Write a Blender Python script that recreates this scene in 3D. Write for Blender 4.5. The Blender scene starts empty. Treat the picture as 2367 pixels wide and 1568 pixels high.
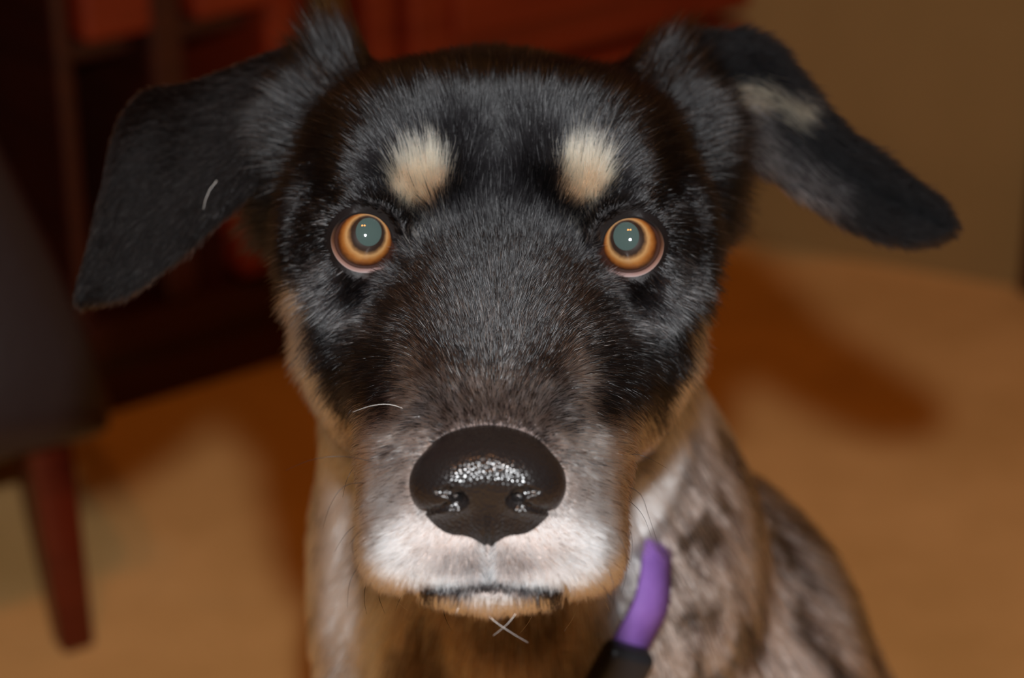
import bpy, math, random
import numpy as np
from mathutils import Matrix, Vector

rng = np.random.default_rng(7)
random.seed(7)
SC = bpy.context.scene
COL = SC.collection

# ------------------------------------------------------------------ camera, world, lights, exposure
PITCH = math.radians(26.0)
CAM_H = 0.72
FPX = 5500.0                      # focal length in pixels of the 2367 px wide frame
cam_d = bpy.data.cameras.new('camera')
cam = bpy.data.objects.new('camera', cam_d)
COL.objects.link(cam)
cam.location = (0, 0, CAM_H)
cam.rotation_euler = (math.pi / 2 - PITCH, 0, 0)
cam_d.sensor_width = 36.0
cam_d.lens = FPX / 2367.0 * 36.0
cam_d.clip_start = 0.02
cam_d.clip_end = 30
cam_d.dof.use_dof = True
cam_d.dof.focus_distance = 0.523
cam_d.dof.aperture_fstop = 12.0
SC.camera = cam
SC.view_settings.view_transform = 'Standard'
SC.view_settings.look = 'None'
SC.view_settings.gamma = 1.0
SC.view_settings.use_curve_mapping = False
SC.view_settings.exposure = 0.0
SC.cycles.max_bounces = 9
SC.cycles.diffuse_bounces = 3
SC.cycles.glossy_bounces = 5
SC.cycles.transmission_bounces = 8
SC.cycles.caustics_reflective = False
SC.cycles.caustics_refractive = False

world = bpy.data.worlds.new('World')
SC.world = world
world.use_nodes = True
bg = world.node_tree.nodes['Background']
bg.inputs['Color'].default_value = (1.0, 0.38, 0.08, 1)   # warm indoor ambience
bg.inputs['Strength'].default_value = 0.035

cR = Vector((1, 0, 0))
cU = Vector((0, math.sin(PITCH), math.cos(PITCH)))
cB = Vector((0, -math.cos(PITCH), math.sin(PITCH)))
# head frame: centimetres, X right, Y up, Z towards the camera, Z = 0 in the plane of the eyes
M_W = Matrix(((cR.x, cU.x, cB.x, 0), (cR.y, cU.y, cB.y, 0), (cR.z, cU.z, cB.z, CAM_H), (0, 0, 0, 1))) \
    @ Matrix.Translation((0, 0, -0.55)) @ Matrix.Scale(0.01, 4)
NPM = np.array(M_W)

def to_world(P):
    P = np.asarray(P, float)
    return P @ NPM[:3, :3].T + NPM[:3, 3]

NPI = np.linalg.inv(NPM)
def w2h(x, y, z):                 # world centimetres -> head frame
    return (np.array([x / 100, y / 100, z / 100]) @ NPI[:3, :3].T + NPI[:3, 3])

def light(kind, name, energy, color, size, loc):
    l = bpy.data.lights.new(name, kind)
    l.energy = energy; l.color = color
    l.shadow_soft_size = size
    o = bpy.data.objects.new(name, l)
    COL.objects.link(o); o.location = loc
    return o

# the camera's own pop-up flash, above the lens
fl = cU * 0.086 + cB * 0.0 + cR * 0.006 + Vector((0, 0, CAM_H))
light('POINT', 'flash', 26.0, (0.955, 0.98, 1.0), 0.011, fl)
# two bulbs of the ceiling lamp behind and above the camera
light('POINT', 'ceiling_bulb', 17.0, (1.0, 0.36, 0.06), 0.05, (-0.22, -0.30, 2.25))
light('POINT', 'ceiling_bulb', 17.0, (1.0, 0.36, 0.06), 0.05, (0.02, -0.30, 2.25))

# ------------------------------------------------------------------ helpers
def pt(u, v, Z):                  # a point of the head frame seen at (u, v), Z cm in front of the eyes
    d = 55.0 - Z
    return np.array([(u - 1183.5) * d / FPX, (784 - v) * d / FPX, Z])

def px(P):
    P = np.asarray(P)
    d = 55.0 - P[:, 2]
    return 1183.5 + P[:, 0] * FPX / d, 784 - P[:, 1] * FPX / d

def floor_pt(u, v, z=0.0):        # the spot of a horizontal plane seen at (u, v)
    dr = cR * ((u - 1183.5) / FPX) + cU * ((784 - v) / FPX) - cB
    t = (z - CAM_H) / dr.z
    return Vector((0, 0, CAM_H)) + dr * t

def tag(o, label=None, cat=None, group=None, kind=None):
    if label: o['label'] = label
    if cat: o['category'] = cat
    if group: o['group'] = group
    if kind: o['kind'] = kind
    return o

def empty(name, loc=(0, 0, 0)):
    o = bpy.data.objects.new(name, None)
    COL.objects.link(o); o.location = loc
    o.empty_display_size = 0.05
    return o

def mesh(name, V, F, mat, parent=None, smooth=True):
    me = bpy.data.meshes.new(name)
    V = np.asarray(V, np.float32)
    if isinstance(F, np.ndarray):
        n, k = F.shape
        me.vertices.add(len(V)); me.vertices.foreach_set('co', V.ravel())
        me.loops.add(n * k); me.loops.foreach_set('vertex_index', F.astype(np.int32).ravel())
        me.polygons.add(n)
        me.polygons.foreach_set('loop_start', np.arange(0, n * k, k, dtype=np.int32))
        me.update(calc_edges=True)
    else:
        me.from_pydata(V.tolist(), [], F); me.update()
    if smooth:
        me.polygons.foreach_set('use_smooth', np.ones(len(me.polygons), bool))
    if mat: me.materials.append(mat)
    o = bpy.data.objects.new(name, me)
    COL.objects.link(o)
    if parent:
        o.parent = parent
        o.matrix_parent_inverse = parent_matrix(parent).inverted()
    return o

def parent_matrix(o):
    m = Matrix.Translation(o.location) @ o.rotation_euler.to_matrix().to_4x4()
    if o.parent: m = parent_matrix(o.parent) @ o.matrix_parent_inverse @ m
    return m

def grid_faces(n, m, wrap=False):           # n rows, m columns
    i, j = np.meshgrid(np.arange(n - 1), np.arange(m if wrap else m - 1), indexing='ij')
    j2 = (j + 1) % m
    return np.stack([i * m + j, i * m + j2, (i + 1) * m + j2, (i + 1) * m + j], -1).reshape(-1, 4)

# ---- materials
def nt(name):
    m = bpy.data.materials.new(name); m.use_nodes = True
    t = m.node_tree; t.nodes.clear()
    out = t.nodes.new('ShaderNodeOutputMaterial')
    return m, t, out

def principled(name, color, rough=0.5, spec=0.5, coat=0.0, noise=None, bump=None):
    m, t, out = nt(name)
    b = t.nodes.new('ShaderNodeBsdfPrincipled')
    b.inputs['Base Color'].default_value = (*color, 1)
    b.inputs['Roughness'].default_value = rough
    b.inputs['Specular IOR Level'].default_value = spec
    b.inputs['Coat Weight'].default_value = coat
    b.inputs['Coat Roughness'].default_value = 0.04
    t.links.new(b.outputs[0], out.inputs[0])
    tc = None
    if noise or bump:
        tc = t.nodes.new('ShaderNodeTexCoord')
    if noise:                                # (scale, second colour, stretch)
        sc, c2, st = noise
        mp = t.nodes.new('ShaderNodeMapping'); mp.inputs['Scale'].default_value = st
        nz = t.nodes.new('ShaderNodeTexNoise'); nz.inputs['Scale'].default_value = sc; nz.inputs['Detail'].default_value = 5
        rp = t.nodes.new('ShaderNodeValToRGB')
        rp.color_ramp.elements[0].position = 0.35; rp.color_ramp.elements[0].color = (*color, 1)
        rp.color_ramp.elements[1].position = 0.68; rp.color_ramp.elements[1].color = (*c2, 1)
        t.links.new(tc.outputs['Object'], mp.inputs[0]); t.links.new(mp.outputs[0], nz.inputs[0])
        t.links.new(nz.outputs[0], rp.inputs[0]); t.links.new(rp.outputs[0], b.inputs['Base Color'])
    if bump:
        sc, stg, dist, kind = bump
        if kind == 'voronoi':
            nz = t.nodes.new('ShaderNodeTexVoronoi'); nz.inputs['Scale'].default_value = sc
        else:
            nz = t.nodes.new('ShaderNodeTexNoise'); nz.inputs['Scale'].default_value = sc; nz.inputs['Detail'].default_value = 4
        bp = t.nodes.new('ShaderNodeBump'); bp.inputs['Strength'].default_value = stg; bp.inputs['Distance'].default_value = dist
        if kind == 'voronoi': bp.invert = True
        t.links.new(tc.outputs['Object'], nz.inputs[0]); t.links.new(nz.outputs[0], bp.inputs['Height'])
        t.links.new(bp.outputs[0], b.inputs['Normal'])
    return m

def hair_material(name, rough=0.155, coat=0.0, ior=1.35):
    m, t, out = nt(name)
    at = t.nodes.new('ShaderNodeAttribute'); at.attribute_name = 'hair_color'
    h = t.nodes.new('ShaderNodeBsdfHairPrincipled')
    h.model = 'CHIANG'; h.parametrization = 'COLOR'
    h.inputs['Roughness'].default_value = rough
    h.inputs['Radial Roughness'].default_value = 0.40; h.inputs['IOR'].default_value = ior
    h.inputs['Coat'].default_value = coat
    h.inputs['Offset'].default_value = math.radians(3)
    t.links.new(at.outputs['Color'], h.inputs['Color'])
    t.links.new(h.outputs[0], out.inputs[0])
    return m

def skin_material(name, rough=0.6):
    m, t, out = nt(name)
    at = t.nodes.new('ShaderNodeAttribute'); at.attribute_name = 'coat_color'
    b = t.nodes.new('ShaderNodeBsdfPrincipled'); b.inputs['Roughness'].default_value = rough
    b.inputs['Specular IOR Level'].default_value = 0.2
    t.links.new(at.outputs['Color'], b.inputs['Base Color']); t.links.new(b.outputs[0], out.inputs[0])
    return m

def srgb(r, g, b):
    return tuple(((c / 255) / 12.92 if c / 255 <= 0.04045 else ((c / 255 + 0.055) / 1.055) ** 2.4) for c in (r, g, b))

# ------------------------------------------------------------------ signed distance sculpting
def sstep(a, b, x):
    t = np.clip((x - a) / (b - a), 0, 1)
    return t * t * (3 - 2 * t)

def smin(a, b, k):
    h = np.maximum(k - np.abs(a - b), 0) / k
    return np.minimum(a, b) - h * h * k * 0.25

def smax(a, b, k):
    return -smin(-a, -b, k)

def ell(x, y, z, c, r):
    px_, py_, pz_ = (x - c[0]), (y - c[1]), (z - c[2])
    k0 = np.sqrt((px_ / r[0]) ** 2 + (py_ / r[1]) ** 2 + (pz_ / r[2]) ** 2) + 1e-6
    k1 = np.sqrt((px_ / r[0] ** 2) ** 2 + (py_ / r[1] ** 2) ** 2 + (pz_ / r[2] ** 2) ** 2) + 1e-6
    return k0 * (k0 - 1) / k1

def rcone(x, y, z, a, b, ra, rb, sx=1.0):
    ba = [b[i] - a[i] for i in range(3)]
    ll = sum(q * q for q in ba)
    ax, ay, az = x - a[0], y - a[1], z - a[2]
    h = np.clip((ax * ba[0] + ay * ba[1] + az * ba[2]) / ll, 0, 1)
    return np.sqrt(((ax - h * ba[0]) / sx) ** 2 + (ay - h * ba[1]) ** 2 + (az - h * ba[2]) ** 2) - (ra + (rb - ra) * h)

def surface_nets(f, xs, ys, zs):
    ins = f < 0
    nx, ny, nz = f.shape
    cnt = np.zeros((nx - 1, ny - 1, nz - 1), np.uint8)
    for a in (0, 1):
        for b in (0, 1):
            for c in (0, 1):
                cnt += ins[a:nx - 1 + a, b:ny - 1 + b, c:nz - 1 + c]
    act = (cnt > 0) & (cnt < 8)
    I, J, K = np.nonzero(act)
    idx = -np.ones(act.shape, np.int32); idx[I, J, K] = np.arange(len(I))
    acc = np.zeros((len(I), 3)); num = np.zeros(len(I))
    cs = [(0, 0, 0), (1, 0, 0), (0, 1, 0), (0, 0, 1), (1, 1, 0), (1, 0, 1), (0, 1, 1), (1, 1, 1)]
    for p in cs:
        for ax in range(3):
            if p[ax]: continue
            q = list(p); q[ax] = 1
            a = f[I + p[0], J + p[1], K + p[2]].astype(float); b = f[I + q[0], J + q[1], K + q[2]].astype(float)
            cr = (a < 0) != (b < 0)
            t = np.where(cr, a / np.where(cr, a - b, 1), 0)
            w = [xs[I + p[0]], ys[J + p[1]], zs[K + p[2]]]
            e = [xs[I + q[0]], ys[J + q[1]], zs[K + q[2]]]
            for m_ in range(3):
                acc[:, m_] += np.where(cr, w[m_] + t * (e[m_] - w[m_]), 0)
            num += cr
    V = acc / num[:, None]
    F = []
    for ax in range(3):
        sl0 = [slice(1, -1)] * 3; sl1 = [slice(1, -1)] * 3
        sl0[ax] = slice(0, -1); sl1[ax] = slice(1, None)
        A = ins[tuple(sl0)]; B = ins[tuple(sl1)]
        ch = np.nonzero(A != B)
        g = [ch[0] + 1, ch[1] + 1, ch[2] + 1]; g[ax] = ch[ax]
        o1, o2 = [(1, 2), (2, 0), (0, 1)][ax]
        def cell(d1, d2):
            h = [g[0].copy(), g[1].copy(), g[2].copy()]
            h[o1] -= d1; h[o2] -= d2
            return idx[h[0], h[1], h[2]]
        q = np.stack([cell(1, 1), cell(0, 1), cell(0, 0), cell(1, 0)], -1)
        flip = B[ch]
        q[flip] = q[flip][:, ::-1]
        F.append(q)
    F = np.concatenate(F); F = F[(F >= 0).all(1)]
    return V, F

def gradient(fn, P, e=0.04):
    g = np.empty_like(P)
    for a in range(3):
        d = np.zeros(3); d[a] = e
        g[:, a] = fn(P + d) - fn(P - d)
    g /= 2 * e
    return g

def project(fn, P, it=2, step=1.0):
    for _ in range(it):
        f = fn(P); g = gradient(fn, P)
        gn = np.maximum((g * g).sum(1), 0.15)
        P = P - np.clip(f / gn, -0.3, 0.3)[:, None] * g * step
    return P

def normals(fn, P, e=0.06):
    g = gradient(fn, P, e)
    return g / np.maximum(np.linalg.norm(g, axis=1, keepdims=True), 1e-6)

def sym(P):                          # head frame -> the head's own left/right symmetric frame
    x = P[:, 0] + 0.33 + 0.02 * np.maximum(P[:, 2], 0) + 0.012 * np.clip(-P[:, 2], 0, 6)
    return x, P[:, 1] + 0.016 * x, P[:, 2]

def unsym(x, y, z):
    return np.stack([x - 0.33 - 0.02 * np.maximum(z, 0) - 0.012 * np.clip(-z, 0, 6), y - 0.016 * x, z], -1)

EYE = np.array([3.12, 2.31, -1.06])        # eyeball centre in the symmetric frame
EYE_R = 1.08

def head_sdf(P):
    X, Y, Z = sym(P)
    A = np.sqrt(X * X + 0.01)
    f = ell(X, Y, Z, (0, 2.45, -7.2), (4.65, 4.85, 6.2))                       # cranium
    f = smin(f, ell(A, Y, Z, (1.75, 3.7, -3.5), (2.5, 2.35, 3.0)), 1.6)       # frontal domes
    f = smin(f, ell(A, Y, Z, (3.05, 0.3, -4.6), (1.5, 3.1, 3.3)), 1.3)       # cheek muscle
    f = smin(f, rcone(A, Y, Z, (0.5, 1.75, -2.7), (0.25, -2.75, 5.3), 2.2, 1.3), 1.4)   # bridge
    f = smin(f, rcone(A, Y, Z, (1.9, 0.4, -3.0), (0.9, -2.8, 3.2), 2.0, 1.5), 1.2)   # upper jaw, sides
    f = smin(f, ell(A, Y, Z, (2.35, 3.55, -1.35), (1.35, 0.85, 1.25)), 1.0)   # brow
    f = smin(f, ell(A, Y, Z, (3.4, 1.15, -1.9), (1.15, 0.8, 1.35)), 0.9)      # lower orbit
    f = smin(f, ell(A, Y, Z, (4.15, 2.6, -2.7), (0.75, 1.3, 1.0)), 1.0)         # outer orbit
    k = (((A / 2.64) ** 3.0 + (np.abs(Z - 3.9 + 0.6 * (Y + 3.6)) / 2.85) ** 3.0) ** (5 / 3.0) + (np.abs(Y + 3.6) / 1.54) ** 5) ** (1 / 5)
    f = smin(f, (k - 1) * 1.75, 0.7)                                          # flews
    f = smin(f, ell(X, Y, Z, (0, -3.0, 5.7), (1.55, 1.25, 1.6)), 0.8)        # under the nose pad
    jaw = rcone(A, Y, Z, (0.7, -3.6, -4.5), (0.5, -4.8, 5.3), 1.7, 0.45)
    jaw = smin(jaw, ell(X, Y, Z, (0, -5.02, 6.35), (1.6, 0.42, 1.0)), 0.5)
    f = smin(f, jaw, 0.1)
    # mouth crease and philtrum
    f = f + 0.13 * np.exp(-(X / 0.12) ** 2) * (Z > 4) * sstep(-3.6, -4.0, Y) * (Y > -5.0)
    # furrow on the forehead, dip between the eyes
    f = f + 0.14 * np.exp(-(X / 0.5) ** 2) * np.exp(-((Y - 5.1) / 1.5) ** 2) * (Z > -6)
    # eye sockets
    f = smax(f, -(np.sqrt((A - EYE[0]) ** 2 + (Y - EYE[1]) ** 2 + (Z - EYE[2]) ** 2) - 1.13), 0.3)
    # ear roots
    f = smin(f, ell(A, Y, Z, (4.15, 5.7, -7.6), (1.0, 1.4, 1.6)), 2.0)
    f = smin(f, ell(A, Y, Z, (4.55, 4.0, -7.0), (0.9, 2.2, 1.6)), 1.4)
    return f

BODY = []
def bcap(a, b, ra, rb, k): BODY.append((w2h(*a), w2h(*b), ra, rb, k))
bcap((-0.8, 60.5, 45), (0.8, 64, 33), 4.6, 6.2, 2.0)         # neck
bcap((-3.0, 60.0, 42), (-3.3, 61.2, 28), 2.0, 2.4, 1.0)         # loose skin down the throat's side
bcap((0.8, 64, 33), (2.2, 66.5, 22), 6.2, 7.6, 3.0)          # chest
bcap((5.3, 68, 25.3), (7.6, 69.5, 18), 6.7, 8.3, 3.0)        # shoulder
bcap((3.5, 70, 26), (3.5, 85, 13), 6.6, 7.5, 4.0)            # back, sloping to the rump
bcap((-1, 84, 9), (9, 84, 9), 7.5, 7.5, 3.0)                 # haunches
bcap((-3, 80, 8), (-4, 72, 6), 5.0, 3.4, 2.0)
bcap((-4, 72, 5), (-4.5, 66, 2.3), 3.0, 2.2, 1.0)
bcap((12, 80, 8), (14, 72, 6), 5.0, 3.4, 2.0)
bcap((14, 72, 5), (14.5, 66, 2.3), 3.0, 2.2, 1.0)
bcap((-1.6, 64, 24), (-2.2, 62, 4), 3.6, 2.0, 2.0)           # forelegs
bcap((-2.2, 62, 3), (-2.3, 59, 2.2), 2.3, 2.1, 1.0)
bcap((8.0, 65, 24), (8.6, 63, 4), 3.6, 2.0, 2.0)
bcap((8.6, 63, 3), (8.8, 60, 2.2), 2.3, 2.1, 1.0)
bcap((4, 90, 6), (8, 103, 2.5), 2.4, 1.2, 1.5)             # tail
bcap((8, 103, 2.5), (2, 110, 2.2), 1.2, 0.8, 0.6)

def body_sdf(P):
    x, y, z = P[:, 0], P[:, 1], P[:, 2]
    f = None
    for a, b, ra, rb, k in BODY:
        d = rcone(x, y, z, a, b, ra, rb)
        f = d if f is None else smin(f, d, k)
    return f

def dog_sdf(P):
    b = body_sdf(P)
    near = (P[:, 2] > -16) & (P[:, 1] > -13) & (np.abs(P[:, 0]) < 11)
    if near.any():
        f = b.copy()
        f[near] = smin(b[near], head_sdf(P[near]), 1.5)
        return f
    return b

def axis(lo, hi, fl, fh, fine, coarse):
    parts = []
    if lo < fl: parts.append(np.linspace(lo, fl, max(2, int((fl - lo) / coarse)), endpoint=False))
    parts.append(np.linspace(fl, fh, int((fh - fl) / fine) + 1))
    if fh < hi: parts.append(np.linspace(fh, hi, max(2, int((hi - fh) / coarse)) + 1)[1:])
    return np.concatenate(parts)

xs = axis(-14, 34, -7, 7, 0.15, 0.75)
ys = axis(-60, 9, -7, 9, 0.15, 0.75)
zs = axis(-84, 9, -11, 9, 0.16, 0.75)
gx, gy, gz = np.meshgrid(xs, ys, zs, indexing='ij')
GP = np.stack([gx.ravel(), gy.ravel(), gz.ravel()], -1).astype(np.float32)
f = np.concatenate([dog_sdf(GP[i:i + 400000]) for i in range(0, len(GP), 400000)]).reshape(gx.shape)
del GP, gx, gy, gz
DV, DF = surface_nets(f, xs, ys, zs)
del f
DV = project(dog_sdf, DV, 2)

def march(fn, U, V, d0=42.0, d1=95.0, n=90):   # first hit of the sight line through (u, v)
    U = np.asarray(U, float); V = np.asarray(V, float)
    d = np.full(len(U), d0)
    for _ in range(n):
        P = np.stack([(U - 1183.5) * d / FPX, (784 - V) * d / FPX, 55 - d], -1)
        d = np.minimum(d + np.clip(fn(P) * 0.8, -0.5, 3.0), d1)
    return np.stack([(U - 1183.5) * d / FPX, (784 - V) * d / FPX, 55 - d], -1)

# ------------------------------------------------------------------ noise and the coat pattern
_perm = rng.random(4096)
def vnoise(P, scale, seed=0):
    Q = P * scale + seed * 17.31
    i = np.floor(Q).astype(int); fr = Q - i; fr = fr * fr * (3 - 2 * fr)
    def h(a, b, c):
        return _perm[((a * 73856093) ^ (b * 19349663) ^ (c * 83492791)) & 4095]
    r = 0
    for a in (0, 1):
        for b in (0, 1):
            for c in (0, 1):
                w = (fr[:, 0] if a else 1 - fr[:, 0]) * (fr[:, 1] if b else 1 - fr[:, 1]) * (fr[:, 2] if c else 1 - fr[:, 2])
                r = r + w * h(i[:, 0] + a, i[:, 1] + b, i[:, 2] + c)
    return r

def blob(u, v, cu, cv, ru, rv, ang=0.0, soft=0.35):
    c, s = math.cos(ang), math.sin(ang)
    a = ((u - cu) * c + (v - cv) * s) / ru
    b = (-(u - cu) * s + (v - cv) * c) / rv
    return 1 - sstep(1 - soft, 1 + soft, np.sqrt(a * a + b * b))

def seg(u, v, pts, w, soft=0.5):               # soft stroke along a polyline
    d = np.full(len(u), 1e9)
    for (x0, y0), (x1, y1) in zip(pts[:-1], pts[1:]):
        dx, dy = x1 - x0, y1 - y0
        t = np.clip(((u - x0) * dx + (v - y0) * dy) / (dx * dx + dy * dy), 0, 1)
        d = np.minimum(d, np.hypot(u - x0 - t * dx, v - y0 - t * dy))
    return 1 - sstep(w * (1 - soft), w * (1 + soft), d)

BLACK = np.array((0.006, 0.0055, 0.006)); TAN = np.array((0.68, 0.50, 0.31)); WHITE = np.array((0.87, 0.86, 0.85))
PINKT = np.array((0.66, 0.46, 0.36)); GREY = np.array((0.42, 0.41, 0.42)); BROWN = np.array((0.075, 0.045, 0.032))
BUFF = np.array((0.58, 0.47, 0.34))

def mid_u(v):
    return np.interp(v, [0, 200, 560, 1130, 1500], [1168, 1165, 1156, 1128, 1126])

def coat(P):
    """probabilities that a hair rooted at P is black / tan / white ... as a stack of (colour, weight)"""
    u, v = px(P)
    s = np.abs(u - mid_u(v)); left = u < mid_u(v)
    n1 = vnoise(P, 1.3, 1) - 0.5; n2 = vnoise(P, 4.0, 2) - 0.5
    un, vn = u + 26 * n1 + 14 * n2, v + 26 * (vnoise(P, 1.3, 3) - 0.5) + 14 * (vnoise(P, 4.0, 4) - 0.5)
    sn = np.abs(un - mid_u(v))
    head = sstep(-13.0, -10.5, P[:, 2] + 0.25 * (P[:, 1]))
    L = []
    # grizzled bridge
    L.append((GREY, 0.11 * sstep(560, 700, v) * (1 - sstep(150, 230, sn)) * sstep(1010, 940, v)))
    L.append((GREY * 1.9, 0.6 * sstep(840, 930, vn) * (1 - sstep(140, 200, sn)) * sstep(1040, 1000, v)))
    L.append((BROWN, 0.14 * sstep(620, 760, v) * (1 - sstep(200, 300, sn)) * sstep(960, 860, v)))
    L.append((GREY * 0.75, 0.03 + 0 * u))  # sparse grey hairs over the whole head, glints put into the hair colour
    # grizzle under the eyes
    for sgn in (-1, 1):
        c = lambda a: mid_u(v) * 0 + 1156 + sgn * a
        pts = [(1156 + sgn * a, b) for a, b in ((405, 600), (400, 650), (370, 710), (310, 752), (265, 765))]
        L.append((GREY * 1.3, 0.30 * seg(u, v, pts, 24, 0.8)))
        pts = [(1156 + sgn * a, b) for a, b in ((165, 470), (175, 540))]
        L.append((BUFF * 0.9, 0.30 * seg(un, vn, pts, 42, 0.8)))
    # muzzle sides, grizzled tan
    w = sstep(205, 260, sn) * (1 - sstep(345, 400, sn)) * sstep(900, 1010, vn + 0.05 * s) * (1 - sstep(1120, 1200, v))
    L.append((BUFF * 1.1, 0.70 * w)); L.append((BROWN * 1.6, 0.22 * w))
    # pinkish strip down each side of the bridge and white around the nose
    w = blob(un, vn, 0, 0, 1, 1)
    st = 0
    for sgn in (-1, 1):
        pts = [(1140 + sgn * a, b) for a, b in ((168, 830), (182, 930), (200, 1010))]
        st = np.maximum(st, seg(un, vn, pts, 26, 0.7))
    L.append((PINKT, 0.6 * st * sstep(770, 870, vn)))
    mz = (1 - sstep(255, 310, sn + 0.10 * np.maximum(1150 - v, 0))) * sstep(930, 1040, vn) * sstep(105, 160, sn + 3 * np.maximum(v - 1085, 0))
    L.append((np.array((0.84, 0.68, 0.58)), 0.93 * mz * sstep(1180, 1000, vn)))
    L.append((WHITE, 0.93 * mz * sstep(985, 1120, vn)))
    lo = (1 - sstep(275, 325, sn)) * sstep(1130, 1200, vn)
    L.append((WHITE, 0.9 * lo))
    L.append((BROWN * 1.8, 0.40 * sstep(275, 310, sn) * (1 - sstep(350, 390, sn)) * sstep(1000, 1080, v) * (1 - 0.5 * sstep(1200, 1300, v))))
    L.append((BROWN, 0.06 * np.maximum(mz, lo) * (1 - 0.5 * sstep(1150, 1300, v))))
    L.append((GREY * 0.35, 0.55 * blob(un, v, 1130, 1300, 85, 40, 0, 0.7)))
    L.append((BLACK * 1.5, 0.95 * seg(u, vn * 0.2 + v * 0.8, [(985, 1366), (1060, 1360), (1130, 1350), (1200, 1358), (1290, 1366)], 11, 0.4) * (P[:, 2] > 2)))
    L.append((BROWN * 2.0, 0.25 * sstep(190, 250, sn) * sstep(1335, 1375, v) * (1 - sstep(1395, 1430, v)) * (P[:, 2] > 0)))
    # tan brows
    L.append((TAN, 0.97 * blob(un, vn, 970, 422, 60, 76, 0.28, 0.3)))
    L.append((TAN, 0.97 * blob(un, vn, 1346, 416, 60, 72, -0.28, 0.3)))
    # tan cheek streaks
    L.append((np.array((0.84, 0.69, 0.50)), 0.97 * seg(un, vn, [(698, 690), (722, 810), (765, 925)], 34, 0.5)))
    L.append((np.array((0.84, 0.69, 0.50)), 0.97 * seg(un, vn, [(1608, 725), (1590, 820), (1556, 905)], 30, 0.5)))
    L.append((BUFF, 0.6 * seg(un, vn, [(735, 920), (770, 1010), (800, 1060)], 34, 0.6)))
    L.append((BUFF, 0.6 * seg(un, vn, [(1585, 900), (1535, 990), (1490, 1050)], 30, 0.6)))
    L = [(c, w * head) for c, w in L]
    L.append((np.array((0.93, 0.93, 0.94)), 0.9 * seg(u, v, [(1618, 905), (1565, 1020), (1480, 1180)], 34, 0.6) * (P[:, 2] < -6)))
    # neck and body
    bd = 1 - head
    Pq = P + 0.5 * (vnoise(P, 0.9, 8) - 0.5)[:, None]
    sp = vnoise(np.stack([Pq[:, 0] + 0.45 * Pq[:, 1], 0.7 * Pq[:, 1], Pq[:, 2]], -1), 1.15, 5) + 0.35 * (vnoise(P, 2.0, 6) - 0.5)
    right = sstep(2.0, 5.0, P[:, 0])
    spot = sstep(0.55, 0.62, sp) * (0.25 + 0.75 * right)
    pale = np.array((0.93, 0.93, 0.94))
    L.append((pale, bd * (1 - 0.6 * right)))
    L.append((np.array((0.92, 0.80, 0.74)), bd * right * 0.8))
    L.append((np.array((0.05, 0.043, 0.042)), bd * spot * 0.97))
    th_ = bd * sstep(270, 200, np.abs(u - 1130)) * sstep(1330, 1400, v)  # throat: the muzzle's cast shadow is painted into the fur as brown
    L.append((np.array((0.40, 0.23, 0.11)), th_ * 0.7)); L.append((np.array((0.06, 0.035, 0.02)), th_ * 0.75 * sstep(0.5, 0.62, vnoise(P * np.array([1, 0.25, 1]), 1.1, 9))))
    L.append((pale, bd * 0.95 * seg(u, v, [(1610, 900), (1540, 1080), (1450, 1260)], 48, 0.5)))
    L.append((np.array((0.05, 0.045, 0.045)), bd * 0.65 * seg(u, v, [(1606, 1010), (1585, 1120), (1540, 1210), (1470, 1280)], 15, 0.6)))
    return L

def coat_mean(P):
    c = np.tile(BLACK, (len(P), 1))
    for col, w in coat(P):
        c = c * (1 - w[:, None]) + w[:, None] * col
    return c

def coat_pick(P):
    c = np.tile(BLACK, (len(P), 1))
    for col, w in coat(P):
        m = rng.random(len(P)) < w
        c[m] = col
    return c

# ------------------------------------------------------------------ fur as hair curves
def add_hair(name, pts, rad, color, mat, parent):
    N, K = pts.shape[:2]
    cu = bpy.data.hair_curves.new(name)
    cu.add_curves([K] * N)
    cu.attributes['position'].data.foreach_set('vector', pts.astype(np.float32).ravel())
    ra = cu.attributes.get('radius') or cu.attributes.new('radius', 'FLOAT', 'POINT')
    ra.data.foreach_set('value', rad.astype(np.float32).ravel())
    ca = cu.attributes.new('hair_color', 'FLOAT_COLOR', 'CURVE')
    ca.data.foreach_set('color', np.concatenate([color, np.ones((N, 1))], 1).astype(np.float32).ravel())
    cu.materials.append(mat)
    o = bpy.data.objects.new(name, cu)
    COL.objects.link(o)
    o.parent = parent
    o.matrix_parent_inverse = parent_matrix(parent).inverted()
    o['kind'] = 'stuff'
    return o

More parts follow.
